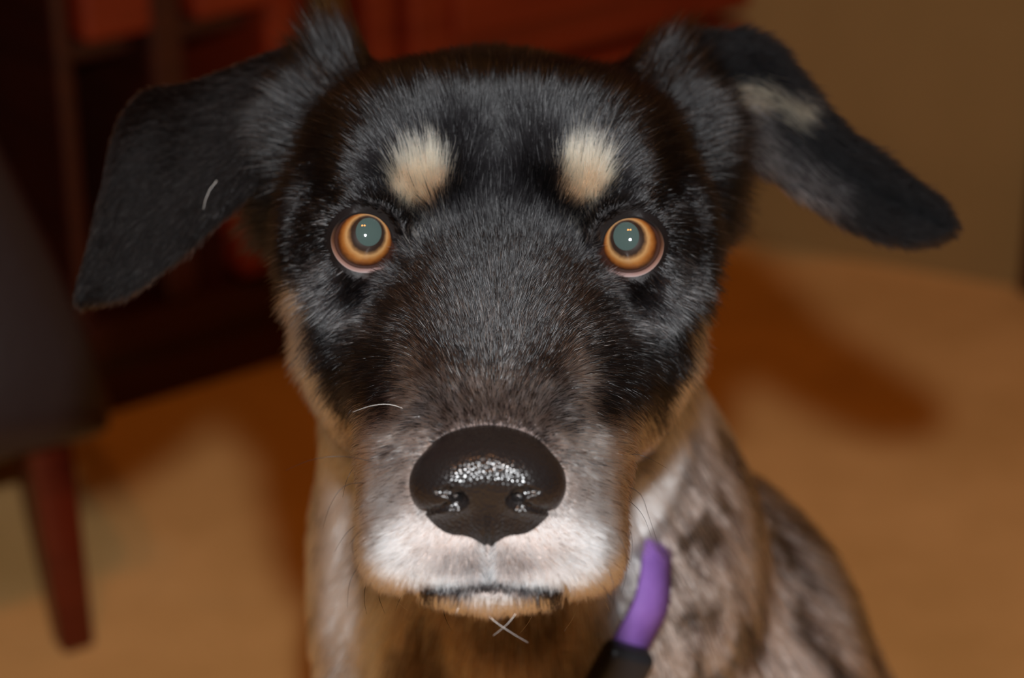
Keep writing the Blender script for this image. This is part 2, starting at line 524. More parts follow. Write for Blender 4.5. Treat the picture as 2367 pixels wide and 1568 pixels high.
FLOW = np.array([  # s, v, direction along (outwards, up)
    (0, 960, 0, 1), (0, 800, 0, 1), (0, 600, 0, 1), (0, 400, 0, 1), (0, 200, 0, 1), (80, 930, .35, .9), (110, 820, .45, .85), (150, 700, .5, .8), (100, 550, .2, 1),
    (110, 350, .15, 1), (190, 420, .3, .9), (200, 260, .45, .85), (300, 270, .75, .6), (300, 190, .6, .7), (400, 320, .95, .2), (460, 420, .95, -.2), (240, 480, .5, .8), (310, 440, .85, .4),
    (400, 480, 1, -.15), (430, 580, .8, -.6), (390, 680, .7, -.7), (300, 700, .6, -.7), (220, 640, .5, -.2), (180, 620, .5, .5), (200, 780, .7, -.1), (430, 800, .35, -.95), (350, 880, .5, -.85), (470, 700, .3, -.95),
    (230, 900, .7, -.5), (180, 960, .75, -.2), (250, 1000, .7, -.7), (330, 1000, .5, -.85), (210, 1100, .85, -.4), (260, 1200, .75, -.6), (200, 1250, .5, -.85), (280, 1320, .45, -.9), (150, 1330, .15, -1),
    (60, 1310, .05, -1), (0, 1320, 0, -1), (100, 1390, .05, -1), (0, 1390, 0, -1), (400, 110, .15, 1), (450, 150, .6, .6), (500, 280, .9, -.3), (540, 420, .7, -.7), (560, 500, .6, -.8), (300, 130, .2, .6), (0, 130, 0, .7)], float)
LEN = np.array([(0, 970, .26), (0, 850, .38), (0, 650, .5), (0, 400, .75), (0, 200, 1.0), (190, 420, .55), (300, 250, 1.1), (420, 300, 1.3), (310, 440, .75), (420, 560, .6), (300, 700, .4), (200, 620, .35), (200, 800, .5), (450, 800, .8),
    (350, 900, .7), (180, 960, .45), (300, 1000, .6), (200, 1100, .42), (280, 1200, .55), (200, 1250, .45), (100, 1320, .34), (0, 1300, .3), (280, 1330, .6), (0, 1395, .5), (200, 1390, .5), (395, 110, 1.5), (470, 150, 1.6), (520, 300, 1.9), (560, 470, 2.0), (300, 120, 1.1), (0, 120, 1.0)], float)

def idw(s, v, tab, p=2.6):
    out = np.zeros((len(s), tab.shape[1] - 2)); W = np.zeros(len(s))
    for r in tab:
        w = 1 / (((s - r[0]) ** 2 + (v - r[1]) ** 2) / 100 + 4) ** (p / 2)
        out += w[:, None] * r[2:]; W += w
    return out / W[:, None]

def sample_mesh(V, F, n, weight=None):
    T = np.concatenate([F[:, [0, 1, 2]], F[:, [0, 2, 3]]])
    a, b, c = V[T[:, 0]], V[T[:, 1]], V[T[:, 2]]
    ar = np.linalg.norm(np.cross(b - a, c - a), axis=1)
    if weight is not None: ar = ar * weight((a + b + c) / 3)
    cs = np.cumsum(ar); k = np.searchsorted(cs, rng.random(n) * cs[-1]); k = np.minimum(k, len(T) - 1)
    r1 = np.sqrt(rng.random(n))[:, None]; r2 = rng.random(n)[:, None]
    return a[k] * (1 - r1) + b[k] * r1 * (1 - r2) + c[k] * r1 * r2

def grow(P, N, D, length, K=5, lift=0.25, curl=0.5, jitter=0.12, clump=0.12, cell=0.16, follow=None):
    n = len(P)
    D = D - (D * N).sum(1, keepdims=True) * N
    D /= np.maximum(np.linalg.norm(D, axis=1, keepdims=True), 1e-4)
    lowf = np.stack([vnoise(P, 2.2, 11 + i) - 0.5 for i in range(3)], -1)
    D = D + lowf * 0.55 + rng.normal(0, jitter, (n, 3))
    D = D - (D * N).sum(1, keepdims=True) * N
    D /= np.maximum(np.linalg.norm(D, axis=1, keepdims=True), 1e-4)
    L = length * (0.7 + 0.5 * rng.random(n))
    t = np.linspace(0, 1, K)
    lf = lift * (0.6 + 0.8 * rng.random(n))
    pts = np.empty((n, K, 3))
    for i, q in enumerate(t):
        up = lf * (q - curl * q * q)
        pts[:, i] = P + D * (L * q * (1 - 0.15 * lf))[:, None] + N * (up * L)[:, None]
    if clump:
        c = np.floor(P / cell + vnoise(P, 3.0, 30)[:, None]).astype(int)
        c = c.astype(np.int64) + 4000; key = (c[:, 0] * 8192 + c[:, 1]) * 8192 + c[:, 2]
        _, inv = np.unique(key, return_inverse=True)
        cnt = np.bincount(inv)
        for i, q in enumerate(t[1:], 1):
            ctr = np.stack([np.bincount(inv, pts[:, i, a]) / cnt for a in range(3)], -1)
            pts[:, i] += (ctr[inv] - pts[:, i]) * (clump * 3 * q * q)
    return pts

HAIR = hair_material('dog_hair')
HAIR_EAR = hair_material('ear_hair', 0.4, 0.0, 1.18)
SKIN = skin_material('dog_skin')

dog = tag(empty('dog', to_world(w2h(4, 75, 0))), 'black and tan dog with white muzzle, amber eyes and speckled pale body, sitting facing us', 'dog')
body = mesh('body', to_world(DV), DF, SKIN, dog)
hd_ = sstep(-13.0, -10.5, DV[:, 2] + 0.25 * DV[:, 1])[:, None]
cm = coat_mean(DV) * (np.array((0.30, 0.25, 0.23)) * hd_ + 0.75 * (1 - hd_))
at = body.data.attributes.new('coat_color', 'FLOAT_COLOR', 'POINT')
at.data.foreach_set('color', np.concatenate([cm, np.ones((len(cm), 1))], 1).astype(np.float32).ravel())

# ---- eyes, eyelids
def eye_center(sg):
    return unsym(np.array([sg * EYE[0]]), np.array([EYE[1]]), np.array([EYE[2]]))[0]

def dome(c, ax, ay, az, R, a0, a1, nr, ns, bulge=0.0, sx=1.0, off=(0, 0)):
    V = []
    for i in range(nr):
        a = a0 + (a1 - a0) * i / (nr - 1)
        for j in range(ns):
            th = 2 * math.pi * j / ns
            x = R * math.sin(a) * math.cos(th) * sx + off[0]; y = R * math.sin(a) * math.sin(th) + off[1]
            r = math.hypot(x, y)
            z = math.sqrt(max(R * R - r * r, 0)) if a < math.pi / 2 else -math.sqrt(max(R * R - r * r, 0))
            z += bulge * math.exp(-(r / 0.62) ** 4)
            V.append(c + ax * x + ay * y + az * z)
    return np.array(V), grid_faces(nr, ns, True)

m_sclera = principled('eye_white', srgb(52, 32, 26), 0.15, 0.4, 0.6)
m_pupil = principled('pupil_sheen', (0.036, 0.055, 0.051), 0.6, 0.0, 1.0)  # light reflected inside the eye is painted as a grey-green base colour
def iris_material(name):
    m, t, out = nt(name)
    b = t.nodes.new('ShaderNodeBsdfPrincipled')
    b.inputs['Roughness'].default_value = 0.3; b.inputs['Coat Weight'].default_value = 1.0; b.inputs['Coat Roughness'].default_value = 0.03
    a = t.nodes.new('ShaderNodeAttribute'); a.attribute_name = 'iris_radius'
    n = t.nodes.new('ShaderNodeTexNoise'); n.inputs['Scale'].default_value = 900; n.inputs['Detail'].default_value = 3
    tc = t.nodes.new('ShaderNodeTexCoord'); t.links.new(tc.outputs['Object'], n.inputs[0])
    ma = t.nodes.new('ShaderNodeMath'); ma.operation = 'MULTIPLY_ADD'; ma.inputs[1].default_value = 0.14; 
    t.links.new(n.outputs[0], ma.inputs[0])
    sb = t.nodes.new('ShaderNodeMath'); sb.operation = 'SUBTRACT'; sb.inputs[1].default_value = 0.07
    t.links.new(a.outputs['Fac'], sb.inputs[0]); t.links.new(sb.outputs[0], ma.inputs[2])
    r = t.nodes.new('ShaderNodeValToRGB'); e = r.color_ramp.elements
    e[0].position = 0.0; e[0].color = (0.012, 0.006, 0.004, 1)
    e[1].position = 1.0; e[1].color = (0.018, 0.006, 0.003, 1)
    for p_, c_ in ((0.26, (0.016, 0.008, 0.005)), (0.40, (0.13, 0.068, 0.028)), (0.52, (0.28, 0.155, 0.060)), (0.72, (0.20, 0.074, 0.016)), (0.90, (0.085, 0.024, 0.005))):
        q = r.color_ramp.elements.new(p_); q.color = (*c_, 1)
    t.links.new(ma.outputs[0], r.inputs[0]); t.links.new(r.outputs[0], b.inputs['Base Color']); t.links.new(b.outputs[0], out.inputs[0])
    return m
m_iris = iris_material('amber_iris')
m_lid = principled('lid_skin', (0.006, 0.0045, 0.0045), 0.55, 0.25, 0.0, bump=(900, 0.3, 0.0006, 'noise'))
m_rim = skin_material('lid_margin', 0.4)

def opening(th, sg):
    """eye opening radius (cm) at angle th; th = 0 towards the nose, pi/2 up"""
    k = np.array([0, 20, 45, 70, 90, 115, 140, 165, 180, 200, 225, 250, 270, 290, 310, 322, 332, 345, 360])
    r = np.array([.60, .585, .565, .565, .57, .60, .65, .70, .72, .72, .71, .70, .69, .71, .78, .92, .90, .70, .61])
    return np.interp(np.degrees(th) % 360, k, r)

EYES = []; LIDS = []
for sg in (-1, 1):
    c = eye_center(sg)
    # the eyeball looks at the camera
    look = np.array([0, 0, 55.0]) - c; look /= np.linalg.norm(look)
    ax = np.array([1.0, 0, 0]); ax -= look * ax.dot(look); ax /= np.linalg.norm(ax); ay = np.cross(look, ax)
    V, F = dome(c, ax, ay, look, EYE_R, 0.003, math.pi - 0.003, 40, 48, 0.10)
    V = np.vstack([V, V[:48].mean(0), V[-48:].mean(0)])
    FL = [tuple(q) for q in F] + [(len(V) - 2, (j + 1) % 48, j) for j in range(48)] + [(len(V) - 1, 39 * 48 + j, 39 * 48 + (j + 1) % 48) for j in range(48)]
    eb = mesh('eyeball', to_world(V), FL, m_sclera, dog)
    # iris: a ring between the off-centre pupil and the limbus
    po = np.array([-sg * 0.085, 0.16]); pr = (0.295, 0.325); IR = 0.625
    V = []; rad = []; nr, ns = 14, 64
    for i in range(nr):
        q = i / (nr - 1)
        for j in range(ns):
            th = 2 * math.pi * j / ns
            a = np.array([math.cos(th), math.sin(th)])
            p = (po + a * np.array(pr)) * (1 - q) + a * IR * q
            r = math.hypot(*p)
            z = math.sqrt(EYE_R ** 2 - r * r) + 0.10 * math.exp(-(r / 0.62) ** 4) + 0.012
            V.append(c + ax * p[0] + ay * p[1] + look * z); rad.append(q)
    io = mesh('iris', to_world(V), grid_faces(nr, ns, True), m_iris, eb)
    a_ = io.data.attributes.new('iris_radius', 'FLOAT', 'POINT'); a_.data.foreach_set('value', np.array(rad, np.float32))
    V = []; nr = 8
    for i in range(nr):
        q = max(i / (nr - 1), 0.01)
        for j in range(ns):
            th = 2 * math.pi * j / ns
            p = po + np.array([math.cos(th) * pr[0], math.sin(th) * pr[1]]) * q * 1.01
            r = math.hypot(*p)
            z = math.sqrt(EYE_R ** 2 - r * r) + 0.10 * math.exp(-(r / 0.62) ** 4) + 0.013
            V.append(c + ax * p[0] + ay * p[1] + look * z)
    mesh('pupil', to_world(V), grid_faces(nr, ns, True), m_pupil, eb)
    # eyelids: wet margin, then bare dark skin running out under the fur
    ns = 96; rows = []
    th = np.linspace(0, 2 * math.pi, ns, endpoint=False)
    dirx = np.where(True, -sg * np.cos(th), 0); diry = np.sin(th)
    op = opening(th, sg)
    def eb_z(r): return np.sqrt(np.maximum(EYE_R ** 2 - np.minimum(r, EYE_R * 0.98) ** 2, 0))
    def surf(rr):
        Q = c + dirx[:, None] * rr[:, None] * ax + diry[:, None] * rr[:, None] * ay
        uu, vv = px(Q + look * 0.9)
        return march(head_sdf, uu, vv)
    low = 0.5 - 0.5 * np.sin(th)                     # 1 at the bottom
    def ring(r, z): return c + dirx[:, None] * r[:, None] * ax + diry[:, None] * r[:, None] * ay + look * z[:, None]
    w = 0.05 + 0.045 * low
    R0 = ring(op - 0.01, eb_z(op) - 0.06)
    R1 = ring(op, eb_z(op) + 0.05)
    R2 = ring(op + 0.35 * w, eb_z(op) + 0.075)
    R3 = ring(op + w, eb_z(op) + 0.085)
    S = surf(op + 0.85)
    R7 = S - look * 0.06
    R4 = R3 * 0.82 + R7 * 0.18 + look * (0.06 + 0.07 * (1 - low))[:, None]
    R5 = R3 * 0.55 + R7 * 0.45 + look * (0.12 + 0.12 * (1 - low))[:, None]
    R6 = R3 * 0.25 + R7 * 0.75 + look * 0.10
    rim = np.concatenate([R0, R1, R2, R3]); lid = np.concatenate([R3, R4, R5, R6, R7])
    lo_ = mesh('eyelid', to_world(lid), grid_faces(5, ns, True), m_lid, dog)
    lm = mesh('lid_margin', to_world(rim), grid_faces(4, ns, True), m_rim, lo_)
    t_ = np.tile(th, 4); b_ = np.clip(-np.sin(t_) * 1.6 - 0.15, 0, 1)[:, None]; o_ = np.clip(-np.cos(t_), 0, 1)[:, None] * np.clip(0.6 - np.sin(t_), 0, 1)[:, None]
    rc = np.array([[.006, .005, .005]]) * (1 - b_) + np.array([[.15, .10, .095]]) * b_
    rc = rc * (1 - 0.6 * o_) + np.array([[.13, .05, .02]]) * 0.6 * o_
    a_ = lm.data.attributes.new('coat_color', 'FLOAT_COLOR', 'POINT'); a_.data.foreach_set('color', np.concatenate([rc, np.ones((len(rc), 1))], 1).astype(np.float32).ravel())
    sub = lo_.modifiers.new('s', 'SUBSURF'); sub.levels = 1; sub.render_levels = 2
    EYES.append((c, op)); LIDS.append((lid, grid_faces(5, ns, True)))

# ---- nose pad
NC = pt(1127, 1118, 7.0)
def nose_sdf(P, carve=True):
    x, y, z = P[:, 0] - NC[0], P[:, 1] - NC[1], P[:, 2] - NC[2]
    a = np.sqrt(x * x + 0.0016)
    f = ell(a, y, z, (0.72, -0.02, -0.35), (0.88, 0.80, 1.05))
    f = smin(f, ell(x, y, z, (0, 0.22, -0.25), (1.2, 0.82, 1.12)), 0.35)
    f = smin(f, ell(x, y, z, (0, 0.55, -0.9), (1.15, 0.62, 1.0)), 0.35)
    f = smin(f, ell(a, y, z, (0.46, -0.76, -0.62), (0.80, 0.60, 0.85)), 0.25)
    f = smin(f, ell(x, y, z, (0, -0.45, -0.12), (0.42, 0.85, 0.62)), 0.3)
    if carve:
        for (p0, r0), (p1, r1) in zip(NPATH[:-1], NPATH[1:]):
            ba = p1 - p0; h = np.clip(((a - p0[0]) * ba[0] + (y - p0[1]) * ba[1] + (z - p0[2]) * ba[2]) / (ba @ ba), 0, 1)
            f = smax(f, -(np.sqrt((a - p0[0] - h * ba[0]) ** 2 + (y - p0[1] - h * ba[1]) ** 2 + (z - p0[2] - h * ba[2]) ** 2) - (r0 + (r1 - r0) * h)), 0.05)
        f = smax(f, -rcone(a, y, z, NHOLE, NHOLE + np.array([0.32, 0.34, -0.8]), 0.11, 0.10), 0.06)
    f = f + 0.06 * np.exp(-(x / 0.045) ** 2) * (y < -0.55)
    return f
NPATH = []
for a_, b_, r_ in [(1.50, -0.56, .06), (1.25, -0.56, .075), (1.00, -0.50, .075), (0.78, -0.43, .09), (0.62, -0.42, .13), (0.54, -0.32, .16), (0.60, -0.20, .14), (0.78, -0.12, .09), (1.02, -0.13, .03)]:
    zz = 1.2
    for _ in range(60):
        zz -= 0.6 * float(nose_sdf(np.array([[NC[0] + a_, NC[1] + b_, NC[2] + zz]]), False)[0])
        zz = max(zz, -0.9)
    NPATH.append((np.array([a_, b_, zz - 0.02]), r_))
NHOLE = NPATH[5][0]
ax_ = np.arange(-1.9, 1.91, 0.032); ay_ = np.arange(-1.6, 1.4, 0.032); az_ = np.arange(-1.9, 1.2, 0.032)
gx, gy, gz = np.meshgrid(ax_ + NC[0], ay_ + NC[1], az_ + NC[2], indexing='ij')
fN = nose_sdf(np.stack([gx.ravel(), gy.ravel(), gz.ravel()], -1)).reshape(gx.shape)
NV, NF = surface_nets(fN, ax_ + NC[0], ay_ + NC[1], az_ + NC[2])
m_nose = principled('nose_leather', (0.0085, 0.0068, 0.0065), 0.24, 0.5, 0.0, bump=(1500, 0.42, 0.0005, 'voronoi'))
nose = mesh('nose', to_world(NV), NF, m_nose, dog)

# ---- ears
def ear_mesh(secs, prof, thick, nu=34, nv=22):
    """secs: upper / lower edge points from root to tip; prof(q, t): offset towards the camera"""
    A = np.array([pt(*s[0]) for s in secs]); B = np.array([pt(*s[1]) for s in secs])
    k = np.linspace(0, 1, len(secs))
    def cr(T, C):
        out = np.empty((len(T), 3)); n = len(C)
        for i, t in enumerate(T):
            x = t * (n - 1); j = min(int(x), n - 2); f_ = x - j
            p0, p1, p2, p3 = C[max(j - 1, 0)], C[j], C[j + 1], C[min(j + 2, n - 1)]
            out[i] = 0.5 * ((2 * p1) + (-p0 + p2) * f_ + (2 * p0 - 5 * p1 + 4 * p2 - p3) * f_ ** 2 + (-p0 + 3 * p1 - 3 * p2 + p3) * f_ ** 3)
        return out
    T = np.linspace(0, 1, nu); a = cr(T, A); b = cr(T, B)
    q = np.linspace(0, 1, nv)
    G = a[:, None] * (1 - q[None, :, None]) + b[:, None] * q[None, :, None]
    G[:, :, 2] += prof(q[None, :], T[:, None])
    du = np.gradient(G, axis=0); dv = np.gradient(G, axis=1)
    Nn = np.cross(du, dv); Nn /= np.maximum(np.linalg.norm(Nn, axis=2, keepdims=True), 1e-6)
    if Nn[..., 2].mean() < 0: Nn = -Nn
    edge = np.minimum(np.minimum(q, 1 - q)[None, :] * nv / 3.0, 1) * np.minimum((1 - T)[:, None] * nu / 2.5, 1)
    th = thick * np.sqrt(np.clip(edge, 0.02, 1))
    fr = G + Nn * th[..., None] * 0.5; bk = G - Nn * th[..., None] * 0.5
    V = np.concatenate([fr.reshape(-1, 3), bk.reshape(-1, 3)])
    F = grid_faces(nu, nv); n = nu * nv
    F2 = F[:, ::-1] + n
    # close the rim
    loop = [(i, 0) for i in range(nu)] + [(nu - 1, j) for j in range(1, nv)] + [(i, nv - 1) for i in range(nu - 2, -1, -1)] + [(0, j) for j in range(nv - 2, 0, -1)]
    L_ = np.array([i * nv + j for i, j in loop]); L2 = np.roll(L_, -1)
    F3 = np.stack([L_, L_ + n, L2 + n, L2], -1)
    return V, np.concatenate([F, F2, F3]), fr, bk, Nn, du

left_secs = [((835, 105, -7.2), (690, 330, -5.4)), ((700, 108, -7.0), (655, 345, -5.4)), ((570, 150, -7.0), (598, 430, -5.2)), ((450, 195, -7.1), (520, 503, -5.0)),
             ((345, 212, -7.6), (425, 590, -4.9)), ((283, 285, -7.6), (335, 662, -5.0)), ((246, 430, -7.2), (272, 694, -5.2)), ((213, 580, -6.8), (226, 704, -5.5)), ((191, 685, -6.2), (196, 706, -6.0))]
right_secs = [((1545, 95, -7.2), (1610, 330, -6.0)), ((1650, 85, -7.4), (1675, 335, -6.2)), ((1750, 90, -7.4), (1735, 375, -6.5)), ((1838, 172, -7.5), (1808, 425, -7.0)), ((1920, 272, -7.8), (1892, 478, -7.2)),
              ((2012, 352, -8.0), (1978, 528, -7.5)), ((2102, 415, -8.2), (2070, 558, -7.8)), ((2168, 466, -8.3), (2140, 560, -8.0)), ((2193, 512, -8.3), (2187, 542, -8.2))]
def prof_l(q, t):
    return 0.55 * np.sin(np.pi * q) * (1 - 0.6 * t) + 0.25 * np.exp(-((q - 0.22 - 0.1 * t) / 0.13) ** 2) * sstep(0.35, 0.6, t)
def prof_r(q, t):
    return -1.1 * np.sin(np.pi * np.clip(q * 1.05, 0, 1)) ** 0.8 * (1 - 0.55 * t) + 0.55 * np.exp(-((q - 0.16) / 0.12) ** 2) * (1 - 0.5 * t)

def ear_fur(ear, Vs, F, fr, Nn, du, n, colfn, length, back_dir=1):
    nv = fr.shape[1]
    P = sample_mesh(fr.reshape(-1, 3), grid_faces(*fr.shape[:2]), n)
    # nearest grid normal and direction
    flat = fr.reshape(-1, 3)
    idx = np.empty(len(P), int)
    for i in range(0, len(P), 4000):
        idx[i:i + 4000] = ((P[i:i + 4000, None] - flat[None]) ** 2).sum(2).argmin(1)
    N = Nn.reshape(-1, 3)[idx] * back_dir; D = du.reshape(-1, 3)[idx]
    q = (idx % nv) / (nv - 1.0); t = (idx // nv) / (fr.shape[0] - 1.0)
    Dd = D / np.maximum(np.linalg.norm(D, axis=1, keepdims=True), 1e-5)
    Dv = np.gradient(fr, axis=1).reshape(-1, 3)[idx]; Dv /= np.maximum(np.linalg.norm(Dv, axis=1, keepdims=True), 1e-5)
    Dd = Dd + Dv * (np.abs(q - 0.5) * 2 * np.sign(q - 0.5) * 0.5)[:, None]
    pts = grow(P, N, Dd, length(q, t), lift=0.3, cell=0.3)
    u, v = px(P)
    rad = np.outer(0.0075 * (0.7 + 0.6 * rng.random(n)), [1, 1, .8, .5, .12]) * 0.01
    return add_hair('fur', to_world(pts.reshape(-1, 3)).reshape(pts.shape), rad, colfn(P, u, v, n), HAIR_EAR, ear)

def col_l(P, u, v, n):
    c = np.tile(BLACK * 0.9 + np.array((0.002, 0.0007, 0)), (n, 1))
    m = rng.random(n) < 0.10
    c[m] = GREY * 0.3
    m = rng.random(n) < 0.65 * blob(u, v, 660, 275, 24, 50, 0.5, 0.5)
    c[m] = BUFF * 0.7
    return c
def col_r(P, u, v, n):
    c = np.tile(BLACK * 1.3, (n, 1))
    m = rng.random(n) < 0.8 * seg(u, v, [(1655, 225), (1740, 205), (1830, 240)], 34, 0.6)
    c[m] = TAN * 0.7
    m = rng.random(n) < 0.6 * seg(u, v, [(1690, 290), (1790, 380), (1880, 440)], 55, 0.7)
    c[m] = GREY * 0.7
    return c
FUR = True
for secs, prof, colfn, ln in ((left_secs, prof_l, col_l, lambda q, t: 0.40 + 0 * q), (right_secs, prof_r, col_r, lambda q, t: 0.55 + 0.6 * (1 - t) * (1 - np.abs(q - 0.45)))):
    V, F, fr, bk, Nn, du = ear_mesh(secs, prof, 0.26)
    ear = mesh('ear', to_world(V), F, SKIN, dog)
    a_ = ear.data.attributes.new('coat_color', 'FLOAT_COLOR', 'POINT')
    a_.data.foreach_set('color', np.tile(np.array([*(BLACK * 0.8), 1], np.float32), len(V)))
    if FUR:
        ear_fur(ear, V, F, fr, Nn, du, 26000, colfn, ln)
        ear_fur(ear, V, F, bk, Nn, du, 9000, colfn, ln, -1)

# ---- fur of the head and body
def head_weight(P):
    n = P[:, 2] * 0 + 1
    return np.where((P[:, 2] + 0.25 * P[:, 1] > -12.5) & (P[:, 1] > -7.5), n, 0)

def eye_mask(P):
    keep = np.ones(len(P), bool)
    for sg in (-1, 1):
        c = eye_center(sg)
        dx = (P[:, 0] - c[0]) * -sg; dy = P[:, 1] - c[1]
        th = np.arctan2(dy, dx); r = np.hypot(dx, dy)
        keep &= ~((r < opening(th, sg) + 0.11 + 0.09 * rng.random(len(P)) + 0.14 * np.clip(np.cos(th + 0.6), 0, 1)) & (P[:, 2] > -4))
    return keep

if FUR:
    vN = np.cross(DV[DF[:, 1]] - DV[DF[:, 0]], DV[DF[:, 2]] - DV[DF[:, 0]])
    # head
    HF = DF[head_weight(DV[DF].mean(1)) > 0]
    cen = DV[HF].mean(1)
    nn = normals(dog_sdf, cen); view = np.array([0, 0, 55.0]) - cen; view /= np.linalg.norm(view, axis=1, keepdims=True)
    facing = (nn * view).sum(1)
    HFv = HF[facing > -0.55]
    fw = np.clip(0.35 + facing[facing > -0.55] * 1.2, 0.25, 1.0)
    NH = 330000
    T = np.concatenate([HFv, HFv]); 
    tri = np.concatenate([HFv[:, [0, 1, 2]], HFv[:, [0, 2, 3]]]); tw = np.concatenate([fw, fw])
    a, b, c = DV[tri[:, 0]], DV[tri[:, 1]], DV[tri[:, 2]]
    cc = (a + b + c) / 3
    tw = tw * np.where(cc[:, 2] > 1.0, 1.5, 1.0)
    ar = np.linalg.norm(np.cross(b - a, c - a), axis=1) * tw
    cs = np.cumsum(ar); k = np.minimum(np.searchsorted(cs, rng.random(NH) * cs[-1]), len(tri) - 1)
    r1 = np.sqrt(rng.random(NH))[:, None]; r2 = rng.random(NH)[:, None]
    P = a[k] * (1 - r1) + b[k] * r1 * (1 - r2) + c[k] * r1 * r2
    P = project(dog_sdf, P, 1)
    P = P[eye_mask(P)]
    P = P[nose_sdf(P) > -0.02]
    N = normals(dog_sdf, P)
    for lv, lf in LIDS:                                  # short hair on the lids
        q = sample_mesh(lv, lf, 9000)
        near = np.empty(len(q), int)
        for i in range(0, len(q), 3000):
            near[i:i + 3000] = ((q[i:i + 3000, None] - lv[None]) ** 2).sum(2).argmin(1)
        gl = lv.reshape(5, -1, 3)
        ln_ = np.cross(np.gradient(gl, axis=0), np.roll(gl, -1, 1) - np.roll(gl, 1, 1))
        ln_ /= np.linalg.norm(ln_, axis=2, keepdims=True); ln_ *= np.sign(ln_[..., 2:3])
        k = eye_mask(q); P = np.concatenate([P, q[k]]); N = np.concatenate([N, ln_.reshape(-1, 3)[near][k]])
    u, v = px(P); s = np.abs(u - mid_u(v)); sg = np.sign(u - mid_u(v))
    fd = idw(s, v, FLOW)
    D = np.stack([fd[:, 0] * sg, fd[:, 1], np.full(len(P), -0.45)], -1)
    # the eye: hairs sweep around and away from it
    for e in (-1, 1):
        ce = eye_center(e); rx, ry = P[:, 0] - ce[0], P[:, 1] - ce[1]; r = np.hypot(rx, ry) + 1e-6
        w = np.exp(-((r - 0.8) / 0.55) ** 2) * (P[:, 2] > -4)
        D[:, 0] += w * rx / r * 0.7; D[:, 1] += w * ry / r * 0.5
    ln = idw(s, v, LEN)[:, 0]
    for e in (-1, 1):
        ce = eye_center(e); r = np.hypot(P[:, 0] - ce[0], P[:, 1] - ce[1])
        ln = np.where(P[:, 2] > -4, np.minimum(ln, 0.20 + 0.45 * np.maximum(r - 0.80, 0)), ln)
    tuft = blob(u, v, 800, 120, 70, 70, 0, 0.6) + blob(u, v, 1530, 125, 80, 70, 0, 0.6)
    ln = ln + 0.25 * tuft
    ln = np.where((v > 1335) & (v < 1368) & (P[:, 2] > 3) & (s < 190), 0.16, ln)      # lip line
    nd = nose_sdf(P)
    ln = np.minimum(ln, 0.14 + 0.4 * np.maximum(nd, 0))
    D[:, 2] += 0.25 * tuft
    pts = grow(P, N, D, ln, lift=0.6 * tuft + np.interp(v, [150, 200, 280, 420, 560, 800, 930, 1050], [.4, .55, .85, .75, 1.0, 1.0, .6, .5]), curl=0.16, jitter=0.22)
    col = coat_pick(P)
    col *= (0.75 + 0.5 * rng.random(len(P)))[:, None]
    thick = np.where(col.mean(1) > 0.1, 1.0, 1.0)
    rad = np.outer(0.0054 * np.where(P[:, 2] > 2, 1.2, 1.0) * np.exp(0.34 * rng.normal(0, 1, len(P))), [1, 1, .85, .55, .1]) * 0.01
    add_hair('fur', to_world(pts.reshape(-1, 3)).reshape(pts.shape), rad, col, HAIR, body)
    # neck, chest and shoulder
    BF = DF[(head_weight(DV[DF].mean(1)) == 0)]
    cen = DV[BF].mean(1); uu, vv = px(cen)
    nn = normals(dog_sdf, cen, 0.3); view = np.array([0, 0, 55.0]) - cen; view /= np.linalg.norm(view, axis=1, keepdims=True)
    BF = BF[((nn * view).sum(1) > -0.5) & (vv < 2100)]
    NB = 110000
    P = sample_mesh(DV, BF, NB)
    N = normals(dog_sdf, P, 0.3)
    dn = w2h(0, 0, 0) - w2h(0, 0, 1)
    D = np.tile(dn, (NB, 1)) + 0.5 * np.array([0, 0, -0.6])
    D[:, 0] += 0.35 * np.sign(P[:, 0] - 0.5) * np.minimum(np.abs(P[:, 0] - 0.5) / 4, 1)
    pts = grow(P, N, D, np.full(NB, 1.5), lift=0.3, cell=0.5)
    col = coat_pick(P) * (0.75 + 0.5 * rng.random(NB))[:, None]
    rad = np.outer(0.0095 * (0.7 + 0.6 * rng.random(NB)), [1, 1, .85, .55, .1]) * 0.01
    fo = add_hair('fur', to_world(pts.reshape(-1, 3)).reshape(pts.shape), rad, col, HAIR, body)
    fo['label'] = 'pale speckled fur of neck, chest and shoulder'

# ---- whiskers
def tube(name, P3, r0, r1, mat, parent, sides=4):
    P3 = np.asarray(P3); n = len(P3); V = []
    for i in range(n):
        t = P3[min(i + 1, n - 1)] - P3[max(i - 1, 0)]; t = t / np.linalg.norm(t)
        a = np.cross(t, [0, 0, 1.0]); a /= np.linalg.norm(a) + 1e-9; b = np.cross(t, a)
        r = r0 + (r1 - r0) * i / (n - 1)
        for j in range(sides):
            th = 2 * math.pi * j / sides
            V.append(P3[i] + (a * math.cos(th) + b * math.sin(th)) * r)
    return mesh(name, to_world(V), grid_faces(n, sides, True), mat, parent)

